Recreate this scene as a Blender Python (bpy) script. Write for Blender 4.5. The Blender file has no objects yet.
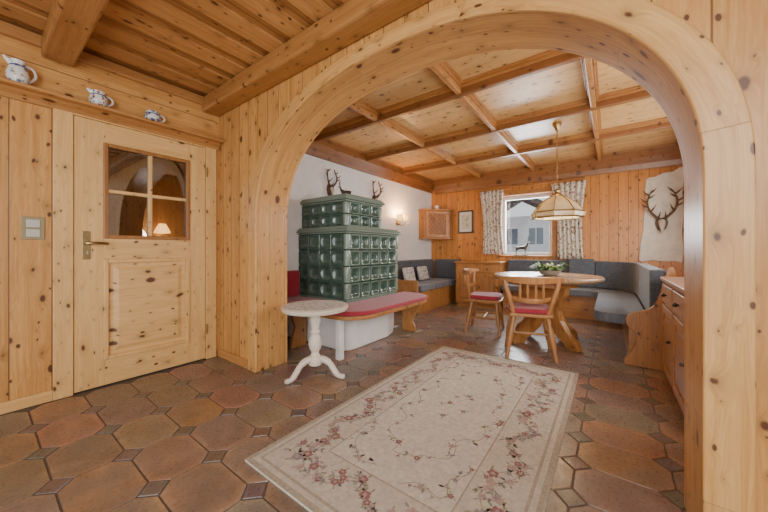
import bpy, bmesh, math, random
from mathutils import Vector, Matrix
RND=random.Random(7)
SC=bpy.context.scene; C=SC.collection
PI=math.pi
# ------------------------------------------------------------------ node helpers
def newmat(name):
    m=bpy.data.materials.new(name); m.use_nodes=True
    nt=m.node_tree; b=nt.nodes['Principled BSDF']
    return m,nt,b
def put(nt,sock,v):
    if hasattr(v,'is_linked') or isinstance(v,bpy.types.NodeSocket): nt.links.new(v,sock)
    else: sock.default_value=v
def M_(nt,op,a,b=None,c=None,clamp=False):
    n=nt.nodes.new('ShaderNodeMath'); n.operation=op; n.use_clamp=clamp
    put(nt,n.inputs[0],a)
    if b is not None: put(nt,n.inputs[1],b)
    if c is not None: put(nt,n.inputs[2],c)
    return n.outputs[0]
def comb(nt,x,y,z):
    n=nt.nodes.new('ShaderNodeCombineXYZ'); put(nt,n.inputs[0],x); put(nt,n.inputs[1],y); put(nt,n.inputs[2],z); return n.outputs[0]
def mixc(nt,f,a,b,mode='MIX'):
    n=nt.nodes.new('ShaderNodeMix'); n.data_type='RGBA'; n.blend_type=mode
    put(nt,n.inputs[0],f)
    for s,v in ((n.inputs[6],a),(n.inputs[7],b)):
        if isinstance(v,bpy.types.NodeSocket): nt.links.new(v,s)
        else: s.default_value=(v[0],v[1],v[2],1)
    return n.outputs[2]
def noise(nt,vec,scale,detail=3,rough=.5,dist=0):
    n=nt.nodes.new('ShaderNodeTexNoise'); n.inputs['Scale'].default_value=scale; n.inputs['Detail'].default_value=detail
    n.inputs['Roughness'].default_value=rough; n.inputs['Distortion'].default_value=dist
    if vec is not None: nt.links.new(vec,n.inputs['Vector'])
    return n.outputs[0]
def mrange(nt,v,a,b,c=0.,d=1.):
    n=nt.nodes.new('ShaderNodeMapRange'); put(nt,n.inputs[0],v)
    for i,x in enumerate((a,b,c,d)): n.inputs[i+1].default_value=x
    return n.outputs[0]
def bump(nt,bs,h,strength=.3,dist=.01):
    n=nt.nodes.new('ShaderNodeBump'); n.inputs['Strength'].default_value=strength; n.inputs['Distance'].default_value=dist
    nt.links.new(h,n.inputs['Height']); nt.links.new(n.outputs[0],bs.inputs['Normal'])
def objco(nt,kind='Object'):
    return nt.nodes.new('ShaderNodeTexCoord').outputs[kind]

def wood(name,along,across,pw,c1,c2,rough=.36,groove=.003,coord='Object',knots=1.,seed=0.,tint=.25,kscale=6.5,kcol=(.085,.024,.009),joint=0.,jw=.0012):
    m,nt,bs=newmat(name)
    s=nt.nodes.new('ShaderNodeSeparateXYZ'); nt.links.new(objco(nt,coord),s.inputs[0])
    ax={'x':s.outputs[0],'y':s.outputs[1],'z':s.outputs[2]}
    a=ax[along]; b=ax[across]; c=ax[[k for k in 'xyz' if k not in (along,across)][0]]
    q=M_(nt,'ADD',M_(nt,'DIVIDE',b,pw),seed)
    idx=M_(nt,'FLOOR',q)
    if joint:
        ja=M_(nt,'ADD',M_(nt,'DIVIDE',a,joint),M_(nt,'MULTIPLY',idx,.5)); idx=M_(nt,'MULTIPLY_ADD',M_(nt,'FLOOR',ja),7.31,idx)
    wn=nt.nodes.new('ShaderNodeTexWhiteNoise'); wn.noise_dimensions='1D'; nt.links.new(M_(nt,'ADD',idx,.37+seed),wn.inputs['W'])
    r=wn.outputs['Value']
    a2=M_(nt,'MULTIPLY_ADD',r,19.7,a)
    wob=noise(nt,comb(nt,M_(nt,'MULTIPLY',a2,2.),M_(nt,'MULTIPLY',b,4.),c),1.,2,.5)
    vk=comb(nt,M_(nt,'MULTIPLY_ADD',wob,.12,M_(nt,'MULTIPLY',a2,.6)),M_(nt,'ADD',b,M_(nt,'MULTIPLY',c,.9)),0.)
    kn=None; halo=None
    if knots>0:
        for (sc_,thr,mx,hr) in ((kscale,.25,.17*knots,.34),(kscale*2.1,.45,.17*knots,.3)):
            vo=nt.nodes.new('ShaderNodeTexVoronoi'); vo.voronoi_dimensions='2D'; vo.inputs['Scale'].default_value=sc_
            nt.links.new(vk,vo.inputs['Vector'])
            sc=nt.nodes.new('ShaderNodeSeparateColor'); nt.links.new(vo.outputs['Color'],sc.inputs[0])
            siz=M_(nt,'MULTIPLY',mrange(nt,sc.outputs[0],thr,1.,0.03,mx),mrange(nt,sc.outputs[1],0.,1.,.55,1.))
            on=M_(nt,'GREATER_THAN',sc.outputs[0],thr)
            dist=vo.outputs['Distance']
            k_=M_(nt,'MULTIPLY',M_(nt,'MULTIPLY',M_(nt,'SUBTRACT',siz,dist),24.,clamp=True),on)
            h_=M_(nt,'MULTIPLY',mrange(nt,dist,0.,hr,1.,0.),on); h_=M_(nt,'MULTIPLY',h_,h_)
            kn=k_ if kn is None else M_(nt,'MAXIMUM',kn,k_)
            halo=h_ if halo is None else M_(nt,'MAXIMUM',halo,M_(nt,'MULTIPLY',h_,.6))
        bb=M_(nt,'MULTIPLY_ADD',halo,.04,b)
    else: bb=b
    bb=M_(nt,'MULTIPLY_ADD',wob,.02,bb)
    v1=comb(nt,M_(nt,'MULTIPLY',a2,.8),M_(nt,'MULTIPLY',bb,15.),M_(nt,'MULTIPLY',c,13.))
    n1=noise(nt,v1,1.5,4,.55,.9)
    v2=comb(nt,M_(nt,'MULTIPLY',a2,3.),M_(nt,'MULTIPLY',bb,110.),M_(nt,'MULTIPLY',c,110.))
    n2=noise(nt,v2,1.,2,.5)
    ringf=M_(nt,'ABSOLUTE',M_(nt,'SINE',M_(nt,'MULTIPLY',n1,34.)))
    g=M_(nt,'ADD',M_(nt,'ADD',mrange(nt,n1,.3,.68,0.,.6),M_(nt,'MULTIPLY',ringf,.34)),mrange(nt,n2,.35,.7,0.,.3),clamp=True)
    col=mixc(nt,g,c1,c2)
    v=M_(nt,'MULTIPLY_ADD',r,-tint,1.+tint*.45)
    col=mixc(nt,1.,col,comb(nt,v,M_(nt,'POWER',v,1.15),M_(nt,'POWER',v,1.3)),'MULTIPLY')
    if knots>0:
        col=mixc(nt,M_(nt,'MULTIPLY',halo,.65*min(1,knots)),col,tuple(x*.45 for x in c2))
        col=mixc(nt,M_(nt,'MULTIPLY',kn,.92),col,kcol)
    h=M_(nt,'MULTIPLY',n2,.06)
    def lines(qq,w_,g_):
        f=M_(nt,'FRACT',qq); d=M_(nt,'MULTIPLY',M_(nt,'MINIMUM',f,M_(nt,'SUBTRACT',1.,f)),w_)
        return mrange(nt,d,g_*.5,g_*1.4,1.,0.)
    gm=None
    if groove>0: gm=lines(q,pw,groove)
    if joint:
        j=M_(nt,'MULTIPLY',lines(ja,joint,jw),.7); gm=j if gm is None else M_(nt,'MAXIMUM',gm,j)
    if gm is not None:
        col=mixc(nt,M_(nt,'MULTIPLY',gm,.8),col,(.09,.035,.012))
        h=M_(nt,'SUBTRACT',h,gm)
    nt.links.new(col,bs.inputs['Base Color'])
    bs.inputs['Roughness'].default_value=rough
    bump(nt,bs,h,.3,.005)
    return m
def plain(name,col,rough=.6,metal=0.,var=.15,scale=20.,bst=.1,emis=None,es=0.,coat=0.,trans=0.,sheen=0.):
    m,nt,bs=newmat(name)
    n=noise(nt,objco(nt),scale,4,.6)
    nt.links.new(mixc(nt,mrange(nt,n,.3,.7),tuple(x*(1-var) for x in col),tuple(min(1,x*(1+var)) for x in col)),bs.inputs['Base Color'])
    bs.inputs['Roughness'].default_value=rough; bs.inputs['Metallic'].default_value=metal
    if bst>0: bump(nt,bs,n,bst,.004)
    if emis: bs.inputs['Emission Color'].default_value=(*emis,1); bs.inputs['Emission Strength'].default_value=es
    if coat: bs.inputs['Coat Weight'].default_value=coat
    if trans: bs.inputs['Transmission Weight'].default_value=trans
    if sheen: bs.inputs['Sheen Weight'].default_value=sheen
    return m
PINE1=(.76,.43,.145); PINE2=(.53,.25,.067)
mt={}
mt['wallL']=wood('pine_boards_left_wall','z','y',.19,PINE1,PINE2,seed=.3)
mt['wallLh']=wood('pine_boards_horizontal_left','y','z',.17,PINE1,PINE2,seed=.4)
mt['wallA']=wood('pine_boards_arch_wall','z','x',.15,PINE1,PINE2,seed=.2)
mt['wallF']=wood('pine_boards_far_wall','z','x',.12,(.70,.315,.075),(.50,.185,.038),seed=.1)
mt['wallR']=wood('pine_boards_right_wall','z','y',.12,(.70,.315,.075),(.50,.185,.038),seed=.1)
mt['ceilF']=wood('pine_ceiling_front','y','x',.125,(.50,.245,.08),(.34,.145,.04),seed=.5)
mt['ceilFlight']=wood('pine_ceiling_cover_boards','y','x',5.,(.68,.37,.13),(.46,.215,.065),seed=.5,groove=0)
mt['ceilB']=wood('pine_ceiling_back','x','y',.347,(.85,.585,.27),(.67,.405,.16),seed=.5,kscale=7.5,groove=.002,knots=1.)
mt['beamX']=wood('beam_wood_x','x','y',5.,(.60,.31,.10),(.41,.18,.05),groove=0)
mt['beamDark']=wood('beam_wood_brown','x','y',5.,(.38,.17,.056),(.25,.10,.03),groove=0)
mt['beamDarkY']=wood('crown_wood_brown','y','x',5.,(.38,.17,.056),(.25,.10,.03),groove=0)
mt['beamY']=wood('beam_wood_y','y','x',5.,(.66,.35,.12),(.46,.205,.06),groove=0)
mt['door']=wood('pale_pine_door_vertical','z','y',5.,(.80,.53,.225),(.64,.375,.135),groove=0,seed=.5,knots=.7)
mt['doorH']=wood('pale_pine_door_horizontal','y','z',5.,(.80,.53,.225),(.64,.375,.135),groove=0,seed=.5,knots=1.)
mt['arch']=wood('arch_pine_uv','x','y',5.,(.78,.47,.175),(.56,.285,.085),coord='UV',groove=0,seed=.5,joint=1.21,tint=.14,jw=.001)
mt['archin']=wood('arch_lining_uv','x','y',.16,(.72,.41,.14),(.50,.24,.07),coord='UV',groove=.0014,seed=.7,joint=2.9,tint=.12)
mt['baseY']=wood('baseboard_wood_y','y','z',5.,(.76,.48,.2),(.62,.35,.12),groove=0,knots=.5,seed=.5)
mt['baseX']=wood('baseboard_wood_x','x','z',5.,(.6,.32,.11),(.45,.2,.06),groove=0,knots=.5,seed=.5)
mt['furnZ']=wood('furniture_wood_upright','z','x',5.,(.50,.24,.075),(.33,.138,.038),groove=0,knots=.7,seed=.5)
mt['furnX']=wood('furniture_wood_lengthwise','x','y',5.,(.50,.24,.075),(.33,.138,.038),groove=0,knots=.7,seed=.5)
mt['chair']=wood('chair_wood','z','x',5.,(.44,.215,.08),(.30,.13,.042),groove=0,knots=.2,seed=.5)
mt['table']=wood('table_top_wood','x','y',.14,(.46,.31,.18),(.32,.195,.105),groove=.0015,knots=.5,seed=.5,rough=.25)
mt['pale']=wood('whitewashed_wood','z','x',5.,(.74,.68,.58),(.66,.58,.47),groove=0,knots=0.,seed=.5)
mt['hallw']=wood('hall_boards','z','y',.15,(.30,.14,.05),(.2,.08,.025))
mt['plaster']=plain('white_plaster',(.85,.86,.86),.85,var=.04,scale=9,bst=.2)
mt['hearth']=plain('white_rendered_masonry',(.82,.82,.81),.8,var=.04,scale=12,bst=.25)
mt['red']=plain('red_woven_fabric',(.32,.02,.04),.9,var=.25,scale=120,bst=.3,sheen=.25)
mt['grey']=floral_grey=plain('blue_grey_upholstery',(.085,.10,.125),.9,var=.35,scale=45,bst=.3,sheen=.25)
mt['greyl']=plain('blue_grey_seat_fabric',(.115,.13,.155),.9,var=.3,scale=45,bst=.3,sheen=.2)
mt['brass']=plain('aged_brass',(.42,.28,.11),.34,1.,var=.15,scale=40,bst=.03)
mt['oldbrass']=plain('aged_door_brass',(.34,.24,.11),.34,1.,var=.2,scale=40,bst=.03)
mt['steel']=plain('brushed_steel',(.5,.48,.45),.3,1.,var=.05)
mt['porc']=plain('white_porcelain',(.8,.8,.78),.18,var=.03,scale=15,bst=0,coat=.5)
mt['blue']=plain('cobalt_glaze',(.04,.07,.22),.2,var=.2,scale=15,bst=0,coat=.5)
mt['bone']=plain('skull_bone',(.58,.51,.39),.6,var=.12,scale=30,bst=.2)
mt['antler']=plain('antler_horn',(.085,.05,.028),.55,var=.45,scale=35,bst=.5)
mt['antlerl']=plain('brown_antler_horn',(.12,.07,.037),.55,var=.45,scale=35,bst=.5)
mt['bronze']=plain('dark_bronze',(.06,.048,.038),.4,.4,var=.3,scale=30)
mt['plaque']=plain('dark_stained_plaque',(.10,.05,.025),.5,var=.25,scale=30)
mt['hide']=plain('cream_hide',(.74,.69,.58),.9,var=.12,scale=9,bst=.5,sheen=.4)
mt['white']=plain('white_paint',(.66,.66,.65),.5,var=.03,bst=0)
mt['switch']=plain('brass_toned_switch_plate',(.33,.27,.14),.4,var=.05,bst=0)
mt['rocker']=plain('grey_switch_rocker',(.55,.55,.49),.35,var=.05,bst=0)
mt['leaf']=plain('plant_green',(.07,.17,.035),.55,var=.45,scale=25,bst=.1)
mt['petal']=plain('white_petals',(.75,.72,.62),.6,var=.1,bst=0)
mt['clay']=plain('grey_clay_bowl',(.35,.3,.24),.6,var=.15)
mt['cream']=plain('rug_cream_pile',(.55,.52,.445),.95,var=.15,scale=45,bst=.6,sheen=.15)
mt['band']=plain('rug_tan_band',(.50,.46,.38),.95,var=.15,scale=45,bst=.6,sheen=.15)
mt['taupe']=plain('rug_taupe',(.38,.335,.265),.95,var=.2,scale=70,bst=.6)
mt['rred']=plain('rug_rose_red',(.30,.145,.14),.95,var=.35,scale=90,bst=.4)
mt['rpink']=plain('rug_dusty_pink',(.42,.31,.28),.95,var=.25,scale=90,bst=.4)
mt['rgreen']=plain('rug_olive',(.31,.30,.22),.95,var=.3,scale=90,bst=.4)
mt['rblue']=plain('rug_grey_violet',(.29,.255,.27),.95,var=.3,scale=90,bst=.4)
mt['snow']=plain('snowy_ground',(.6,.62,.66),.9,var=.03,scale=2)
mt['render']=plain('neighbour_house_render',(.58,.60,.62),.9,var=.04,scale=3)
mt['roof']=plain('dark_roof',(.10,.085,.08),.8,var=.2,scale=8)
mt['hwin']=plain('house_window_glass',(.07,.10,.14),.15,var=.2,scale=2,bst=0)
mt['pic']=plain('faded_picture_print',(.5,.5,.42),.7,var=.5,scale=25,bst=0)
mt['bulb']=plain('warm_bulb',(1,.8,.5),.4,var=0,bst=0,emis=(1,.62,.25),es=22)
mt['shadeglow']=plain('lit_amber_glass_cup',(.9,.6,.25),.3,var=.05,bst=0,emis=(1,.5,.15),es=3)
# green glaze
m,nt,bs=newmat('green_stove_glaze')
n=noise(nt,objco(nt),7,4,.6); geo=nt.nodes.new('ShaderNodeNewGeometry')
c=mixc(nt,mrange(nt,n,.3,.7),(.036,.080,.062),(.068,.13,.10))
c=mixc(nt,mrange(nt,geo.outputs['Pointiness'],.505,.56),c,(.20,.27,.22))
nt.links.new(c,bs.inputs['Base Color']); bs.inputs['Roughness'].default_value=.25; bs.inputs['Coat Weight'].default_value=.3; bs.inputs['Coat Roughness'].default_value=.1
mt['green']=m
# lamp shade glass
m,nt,bs=newmat('cream_lamp_glass')
bs.inputs['Roughness'].default_value=.12
tr=nt.nodes.new('ShaderNodeBsdfTranslucent'); tr.inputs[0].default_value=(.66,.56,.38,1)
mx=nt.nodes.new('ShaderNodeMixShader'); mx.inputs[0].default_value=.4
n=noise(nt,objco(nt),5,2); nt.links.new(mixc(nt,n,(.46,.43,.33),(.54,.51,.41)),bs.inputs['Base Color'])
nt.links.new(bs.outputs[0],mx.inputs[1]); nt.links.new(tr.outputs[0],mx.inputs[2]); nt.links.new(mx.outputs[0],nt.nodes['Material Output'].inputs[0])
mt['shade']=m
def glassmat(name,a,b):
    m,nt,bs=newmat(name)
    t=nt.nodes.new('ShaderNodeBsdfTransparent'); g=nt.nodes.new('ShaderNodeBsdfGlossy'); g.inputs['Roughness'].default_value=.02
    n=noise(nt,objco(nt),2,2); mx=nt.nodes.new('ShaderNodeMixShader'); nt.links.new(mrange(nt,n,0,1,a,b),mx.inputs[0])
    nt.links.new(t.outputs[0],mx.inputs[1]); nt.links.new(g.outputs[0],mx.inputs[2]); nt.links.new(mx.outputs[0],nt.nodes['Material Output'].inputs[0])
    return m
mt['glass']=glassmat('clear_window_glass',.05,.08)
mt['pane']=glassmat('door_glass',.13,.2)
# floral fabrics
def floral(name,base,cols,scale,size):
    m,nt,bs=newmat(name)
    col=mixc(nt,noise(nt,objco(nt),60,2),tuple(x*.93 for x in base),base)
    for i,cc in enumerate(cols):
        mp=nt.nodes.new('ShaderNodeMapping'); mp.inputs['Location'].default_value=(i*3.3,i*1.7,i*5.1); nt.links.new(objco(nt),mp.inputs[0])
        vo=nt.nodes.new('ShaderNodeTexVoronoi'); vo.inputs['Scale'].default_value=scale*(1+.25*i)
        nt.links.new(mp.outputs[0],vo.inputs['Vector'])
        nn=noise(nt,objco(nt),scale*5,3)
        d=M_(nt,'MULTIPLY_ADD',nn,.25,vo.outputs['Distance'])
        col=mixc(nt,mrange(nt,d,size,size+.05,.85,0.),col,cc)
    nt.links.new(col,bs.inputs['Base Color']); bs.inputs['Roughness'].default_value=.9
    return m
mt['curtain']=floral('floral_curtain_cloth',(.74,.69,.6),[(.25,.08,.06),(.12,.13,.07),(.3,.2,.12)],13,.36)
mt['pillow']=floral('patterned_pillow_cloth',(.62,.6,.56),[(.1,.1,.11),(.3,.28,.26)],22,.4)
mt['doily']=floral('printed_lace_cloth',(.64,.64,.63),[(.33,.32,.32),(.46,.40,.38)],22,.43)
mt['jug']=floral('painted_porcelain',(.8,.8,.78),[(.06,.09,.25),(.35,.3,.1)],28,.38)
mt['jug2']=floral('rose_painted_porcelain',(.8,.79,.74),[(.45,.07,.06),(.08,.2,.05),(.06,.08,.2)],32,.38)
mt['jug3']=floral('dark_blue_painted_porcelain',(.72,.73,.74),[(.03,.05,.14),(.04,.07,.18)],30,.45)
for k in ('jug','jug2','jug3'): mt[k].node_tree.nodes['Principled BSDF'].inputs['Roughness'].default_value=.2
# floor tile
m,nt,bs=newmat('terracotta_floor_tile')
at=nt.nodes.new('ShaderNodeAttribute'); at.attribute_name='Col'
n=noise(nt,objco(nt),7,5,.62,.4); n2=noise(nt,objco(nt),60,3,.6); n3=noise(nt,objco(nt),4.5,4,.6)
f=mrange(nt,n,.3,.7,.74,1.26); f=M_(nt,'MULTIPLY',f,mrange(nt,n2,.3,.7,.9,1.1))
c=mixc(nt,1.,at.outputs['Color'],comb(nt,f,f,f),'MULTIPLY')
c=mixc(nt,mrange(nt,n3,.42,.62,0.,.5),c,(.195,.165,.145))
nt.links.new(c,bs.inputs['Base Color']); nt.links.new(mrange(nt,n2,.3,.7,.24,.36),bs.inputs['Roughness'])
bump(nt,bs,M_(nt,'ADD',n,M_(nt,'MULTIPLY',n2,.4)),.16,.006)
mt['tile']=m
mt['grout']=plain('brown_grout',(.125,.10,.082),.85,var=.15,scale=50)

# ------------------------------------------------------------------ geometry helpers
def BM(): return bmesh.new()
def box(bm,x0,y0,z0,x1,y1,z1,mi=0,M=None):
    vs=[Vector((x,y,z)) for x in (x0,x1) for y in (y0,y1) for z in (z0,z1)]
    if M is not None: vs=[M@v for v in vs]
    v=[bm.verts.new(p) for p in vs]
    for f in ((0,1,3,2),(4,6,7,5),(0,4,5,1),(2,3,7,6),(0,2,6,4),(1,5,7,3)):
        fc=bm.faces.new([v[i] for i in f]); fc.material_index=mi
def prism(bm,poly,axis,a0,a1,mi=0,M=None):
    def mk(p,a):
        q={'z':(p[0],p[1],a),'y':(p[0],a,p[1]),'x':(a,p[0],p[1])}[axis]
        q=Vector(q); return M@q if M is not None else q
    A=[bm.verts.new(mk(p,a0)) for p in poly]; B=[bm.verts.new(mk(p,a1)) for p in poly]
    n=len(poly); fs=[bm.faces.new(A),bm.faces.new(B)]
    for i in range(n): fs.append(bm.faces.new((A[i],A[(i+1)%n],B[(i+1)%n],B[i])))
    for f in fs: f.material_index=mi
def lathe(bm,prof,cx=0,cy=0,cz=0,seg=24,mi=0,M=None,ph=0):
    rings=[]
    for r,z in prof:
        ring=[]
        for k in range(seg):
            a=2*PI*k/seg+ph; p=Vector((cx+r*math.cos(a),cy+r*math.sin(a),cz+z))
            ring.append(bm.verts.new(M@p if M is not None else p))
        rings.append(ring)
    for A,B in zip(rings,rings[1:]):
        for k in range(seg):
            f=bm.faces.new((A[k],A[(k+1)%seg],B[(k+1)%seg],B[k])); f.material_index=mi
    for R in (rings[0],rings[-1]):
        f=bm.faces.new(R); f.material_index=mi
def tube(bm,pts,rad,seg=8,mi=0,flat=1.):
    pts=[Vector(p) for p in pts]; n=len(pts)
    if not hasattr(rad,'__len__'): rad=[rad]*n
    rings=[]; up=Vector((0,0,1))
    for i,p in enumerate(pts):
        t=(pts[min(i+1,n-1)]-pts[max(i-1,0)]).normalized()
        u=up if abs(t.dot(up))<.95 else Vector((0,1,0))
        if i==0: s=t.cross(u).normalized()
        else:
            s=(s-t*s.dot(t)); s=s.normalized() if s.length>1e-5 else t.cross(u).normalized()
        w=t.cross(s).normalized()
        rings.append([bm.verts.new(p+rad[i]*(math.cos(2*PI*k/seg)*s+flat*math.sin(2*PI*k/seg)*w)) for k in range(seg)])
    for A,B in zip(rings,rings[1:]):
        for k in range(seg):
            f=bm.faces.new((A[k],A[(k+1)%seg],B[(k+1)%seg],B[k])); f.material_index=mi
    for R in (rings[0],rings[-1]):
        f=bm.faces.new(R); f.material_index=mi
def smoothpts(pts,k=6):
    P=[Vector(p) for p in pts]; out=[]
    for i in range(len(P)-1):
        p0=P[max(i-1,0)];p1=P[i];p2=P[i+1];p3=P[min(i+2,len(P)-1)]
        for j in range(k):
            t=j/k
            out.append(.5*((2*p1)+(-p0+p2)*t+(2*p0-5*p1+4*p2-p3)*t*t+(-p0+3*p1-3*p2+p3)*t**3))
    out.append(P[-1]); return out
def ball(bm,c,r,mi=0,sc=(1,1,1),seg=14):
    M=Matrix.Translation(Vector(c))@Matrix.Diagonal((*[r*s for s in sc],1))
    d=bmesh.ops.create_uvsphere(bm,u_segments=seg,v_segments=max(6,seg//2),radius=1,matrix=M)
    for v in d['verts']:
        for f in v.link_faces: f.material_index=mi
def obj(name,bm,mats,parent=None,bevel=0,smooth=False,seg=2):
    bmesh.ops.recalc_face_normals(bm,faces=bm.faces[:])
    me=bpy.data.meshes.new(name); bm.to_mesh(me); bm.free()
    if not isinstance(mats,(list,tuple)): mats=[mats]
    for x in mats: me.materials.append(mt[x] if isinstance(x,str) else x)
    o=bpy.data.objects.new(name,me); C.objects.link(o)
    if parent is not None: o.parent=parent
    if smooth:
        for p in me.polygons: p.use_smooth=True
        me.set_sharp_from_angle(angle=math.radians(38))
    if bevel:
        b=o.modifiers.new('bevel','BEVEL'); b.width=bevel; b.segments=seg; b.limit_method='ANGLE'; b.angle_limit=math.radians(40)
    return o
def struct(o): o['kind']='structure'; return o
def thing(name,label,cat,loc=(0,0,0),rz=0,group=None):
    o=bpy.data.objects.new(name,None); C.objects.link(o); o.empty_display_size=.1
    o.location=loc; o.rotation_euler=(0,0,rz); o['label']=label; o['category']=cat
    if group: o['group']=group
    return o
def tag(o,label,cat,group=None,kind=None):
    o['label']=label; o['category']=cat
    if group: o['group']=group
    if kind: o['kind']=kind
    me=o.data; xs=[v.co for v in me.vertices]
    c=Vector(((min(v.x for v in xs)+max(v.x for v in xs))/2,(min(v.y for v in xs)+max(v.y for v in xs))/2,min(v.z for v in xs)))
    me.transform(Matrix.Translation(-c)); o.location=o.location+c
    return o
def dup(root,loc,rz,label,group=None):
    r=root.copy(); C.objects.link(r); r.location=loc; r.rotation_euler=(0,0,rz); r['label']=label
    if group: r['group']=group
    for ch in list(root.children):
        c=ch.copy(); C.objects.link(c); c.parent=r
        for g in ch.children:
            d=g.copy(); C.objects.link(d); d.parent=c
    return r

XL=-3.13; YA=1.45; YB=1.73; YF=5.95; XR=.95
CB=2.55   # back ceiling height
# ------------------------------------------------------------------ camera
cd=bpy.data.cameras.new('camera'); cam=bpy.data.objects.new('camera',cd); C.objects.link(cam)
cam.location=(0,0,1.05); cam.rotation_euler=(PI/2,0,math.radians(36.6)); cd.sensor_width=36; cd.lens=304/768*36; cd.shift_y=-6/768; cd.clip_start=.02
SC.camera=cam
# ------------------------------------------------------------------ floor
bm=BM(); cl=bm.loops.layers.float_color.new('Col')
PX,PY,CUT,G=.37,.26,.062,.0028
pal=[(.255,.165,.115),(.225,.155,.115),(.285,.17,.105),(.20,.155,.125),(.27,.165,.105),(.24,.17,.13),(.215,.165,.14)]
def addtile(poly,cx,cy,col,rim,ins=.003,ins2=.035):
    def ring(i,z): return [bm.verts.new((cx+x*(1-i/max(abs(x),abs(y),.01)),cy+y*(1-i/max(abs(x),abs(y),.01)),z)) for x,y in poly]
    bot=ring(0,-.004); top=ring(ins,0); inn=ring(ins2,.0002)
    n=len(poly); f=bm.faces.new(inn)
    for l in f.loops: l[cl]=(*col,1)
    for i in range(n):
        f=bm.faces.new((bot[i],bot[(i+1)%n],top[(i+1)%n],top[i]))
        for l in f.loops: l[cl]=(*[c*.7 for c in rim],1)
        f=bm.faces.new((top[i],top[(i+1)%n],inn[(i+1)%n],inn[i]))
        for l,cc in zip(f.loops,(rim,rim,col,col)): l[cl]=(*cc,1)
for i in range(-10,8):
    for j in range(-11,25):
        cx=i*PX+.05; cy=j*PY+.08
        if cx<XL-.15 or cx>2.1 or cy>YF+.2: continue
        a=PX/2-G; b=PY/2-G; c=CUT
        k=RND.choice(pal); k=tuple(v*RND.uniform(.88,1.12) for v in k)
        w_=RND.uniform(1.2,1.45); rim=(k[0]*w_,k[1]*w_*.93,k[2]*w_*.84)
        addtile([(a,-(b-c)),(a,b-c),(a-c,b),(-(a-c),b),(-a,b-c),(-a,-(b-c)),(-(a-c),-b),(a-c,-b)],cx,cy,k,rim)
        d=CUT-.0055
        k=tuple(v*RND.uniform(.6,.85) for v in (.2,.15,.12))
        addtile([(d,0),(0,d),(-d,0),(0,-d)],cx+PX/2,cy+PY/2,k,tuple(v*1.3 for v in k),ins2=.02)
v=[bm.verts.new(p) for p in ((-3.4,-2.7,-.0035),(2.3,-2.7,-.0035),(2.3,6.2,-.0035),(-3.4,6.2,-.0035))]
f=bm.faces.new(v); f.material_index=1
for l in f.loops: l[cl]=(.1,.1,.1,1)
fl=struct(obj('floor',bm,['tile','grout']))
# ------------------------------------------------------------------ walls
DY0,DY1,DZ=.42,1.33,2.04
bm=BM()
box(bm,XL-.2,-2.6,0,XL,DY0,2.12,0); box(bm,XL-.2,DY1,0,XL,YA,2.12,0); box(bm,XL-.2,DY0,DZ,XL,DY1,2.12,0)
box(bm,XL-.2,-2.6,2.12,XL,YA,2.56,1)
struct(obj('wall_left',bm,['wallL','wallLh']))
bm=BM(); box(bm,XL-.2,YA,0,XL,YF,CB+.05); struct(obj('wall_stove',bm,'plaster'))
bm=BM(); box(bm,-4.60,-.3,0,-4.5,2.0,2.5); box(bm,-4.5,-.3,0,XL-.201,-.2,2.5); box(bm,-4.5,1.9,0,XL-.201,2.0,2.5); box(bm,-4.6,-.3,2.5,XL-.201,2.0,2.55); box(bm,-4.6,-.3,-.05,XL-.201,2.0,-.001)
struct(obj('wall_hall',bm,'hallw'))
t=thing('hall_lamp','small lit amber wall lamp in the hall, seen through the lower door pane','wall lamp',(-4.4995,1.37,1.22))
bm=BM(); M=Matrix.Rotation(PI/2,4,'Y'); lathe(bm,[(.005,0.0),(.05,.001),(.045,.012),(.01,.02)],M=M); obj('wall_plate',bm,'brass',t,smooth=True)
bm=BM(); tube(bm,[(.015,0,0),(.06,0,-.03),(.10,0,.0),(.10,0,.03)],.007); obj('arm',bm,'brass',t,smooth=True)
bm=BM(); lathe(bm,[(.02,.03),(.085,.04),(.08,.06),(.035,.15),(.03,.15),(.07,.06)],.10,0,0); obj('lamp_shade',bm,'shadeglow',t,smooth=True)
WX0,WX1,WZ0,WZ1=-1.67,-.80,.94,2.06
bm=BM(); box(bm,XL-.2,YF,0,WX0,YF+.25,CB+.05); box(bm,WX1,YF,0,XR+.2,YF+.25,CB+.05); box(bm,WX0,YF,0,WX1,YF+.25,WZ0); box(bm,WX0,YF,WZ1,WX1,YF+.25,CB+.05)
struct(obj('wall_far',bm,'wallF'))
bm=BM(); box(bm,XR,YB,0,XR+.2,YF,CB+.05); struct(obj('wall_right',bm,'wallR'))
# arch
AX0,AX1,AZ0,AB,AN=-2.43,.246,1.30,.935,2.25
def archcurve(off,n=64):
    ax=(AX0+AX1)/2; A=(AX1-AX0)/2+off; B=AB+off*.75
    pts=[(ax-A,0.)]+[(ax-A,AZ0*k/6) for k in range(1,6)]
    for k in range(n+1):
        t=PI*(1-k/n); c,s=math.cos(t),math.sin(t)
        pts.append((ax+A*math.copysign(abs(c)**(2/AN),c),AZ0+B*abs(s)**(2/AN)))
    pts+=[(ax+A,AZ0*k/6) for k in range(5,0,-1)]+[(ax+A,0.)]
    return pts
bm=BM(); cv=archcurve(.02)
box(bm,XL,YA,0,cv[0][0],YB,CB); box(bm,cv[-1][0],YA,0,2.2,YB,CB)
for p,q in zip(cv,cv[1:]):
    if q[0]-p[0]<1e-4: continue
    prism(bm,[(p[0],p[1]),(q[0],q[1]),(q[0],CB),(p[0],CB)],'y',YA,YB)
struct(obj('wall_arch',bm,'wallA'))
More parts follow.
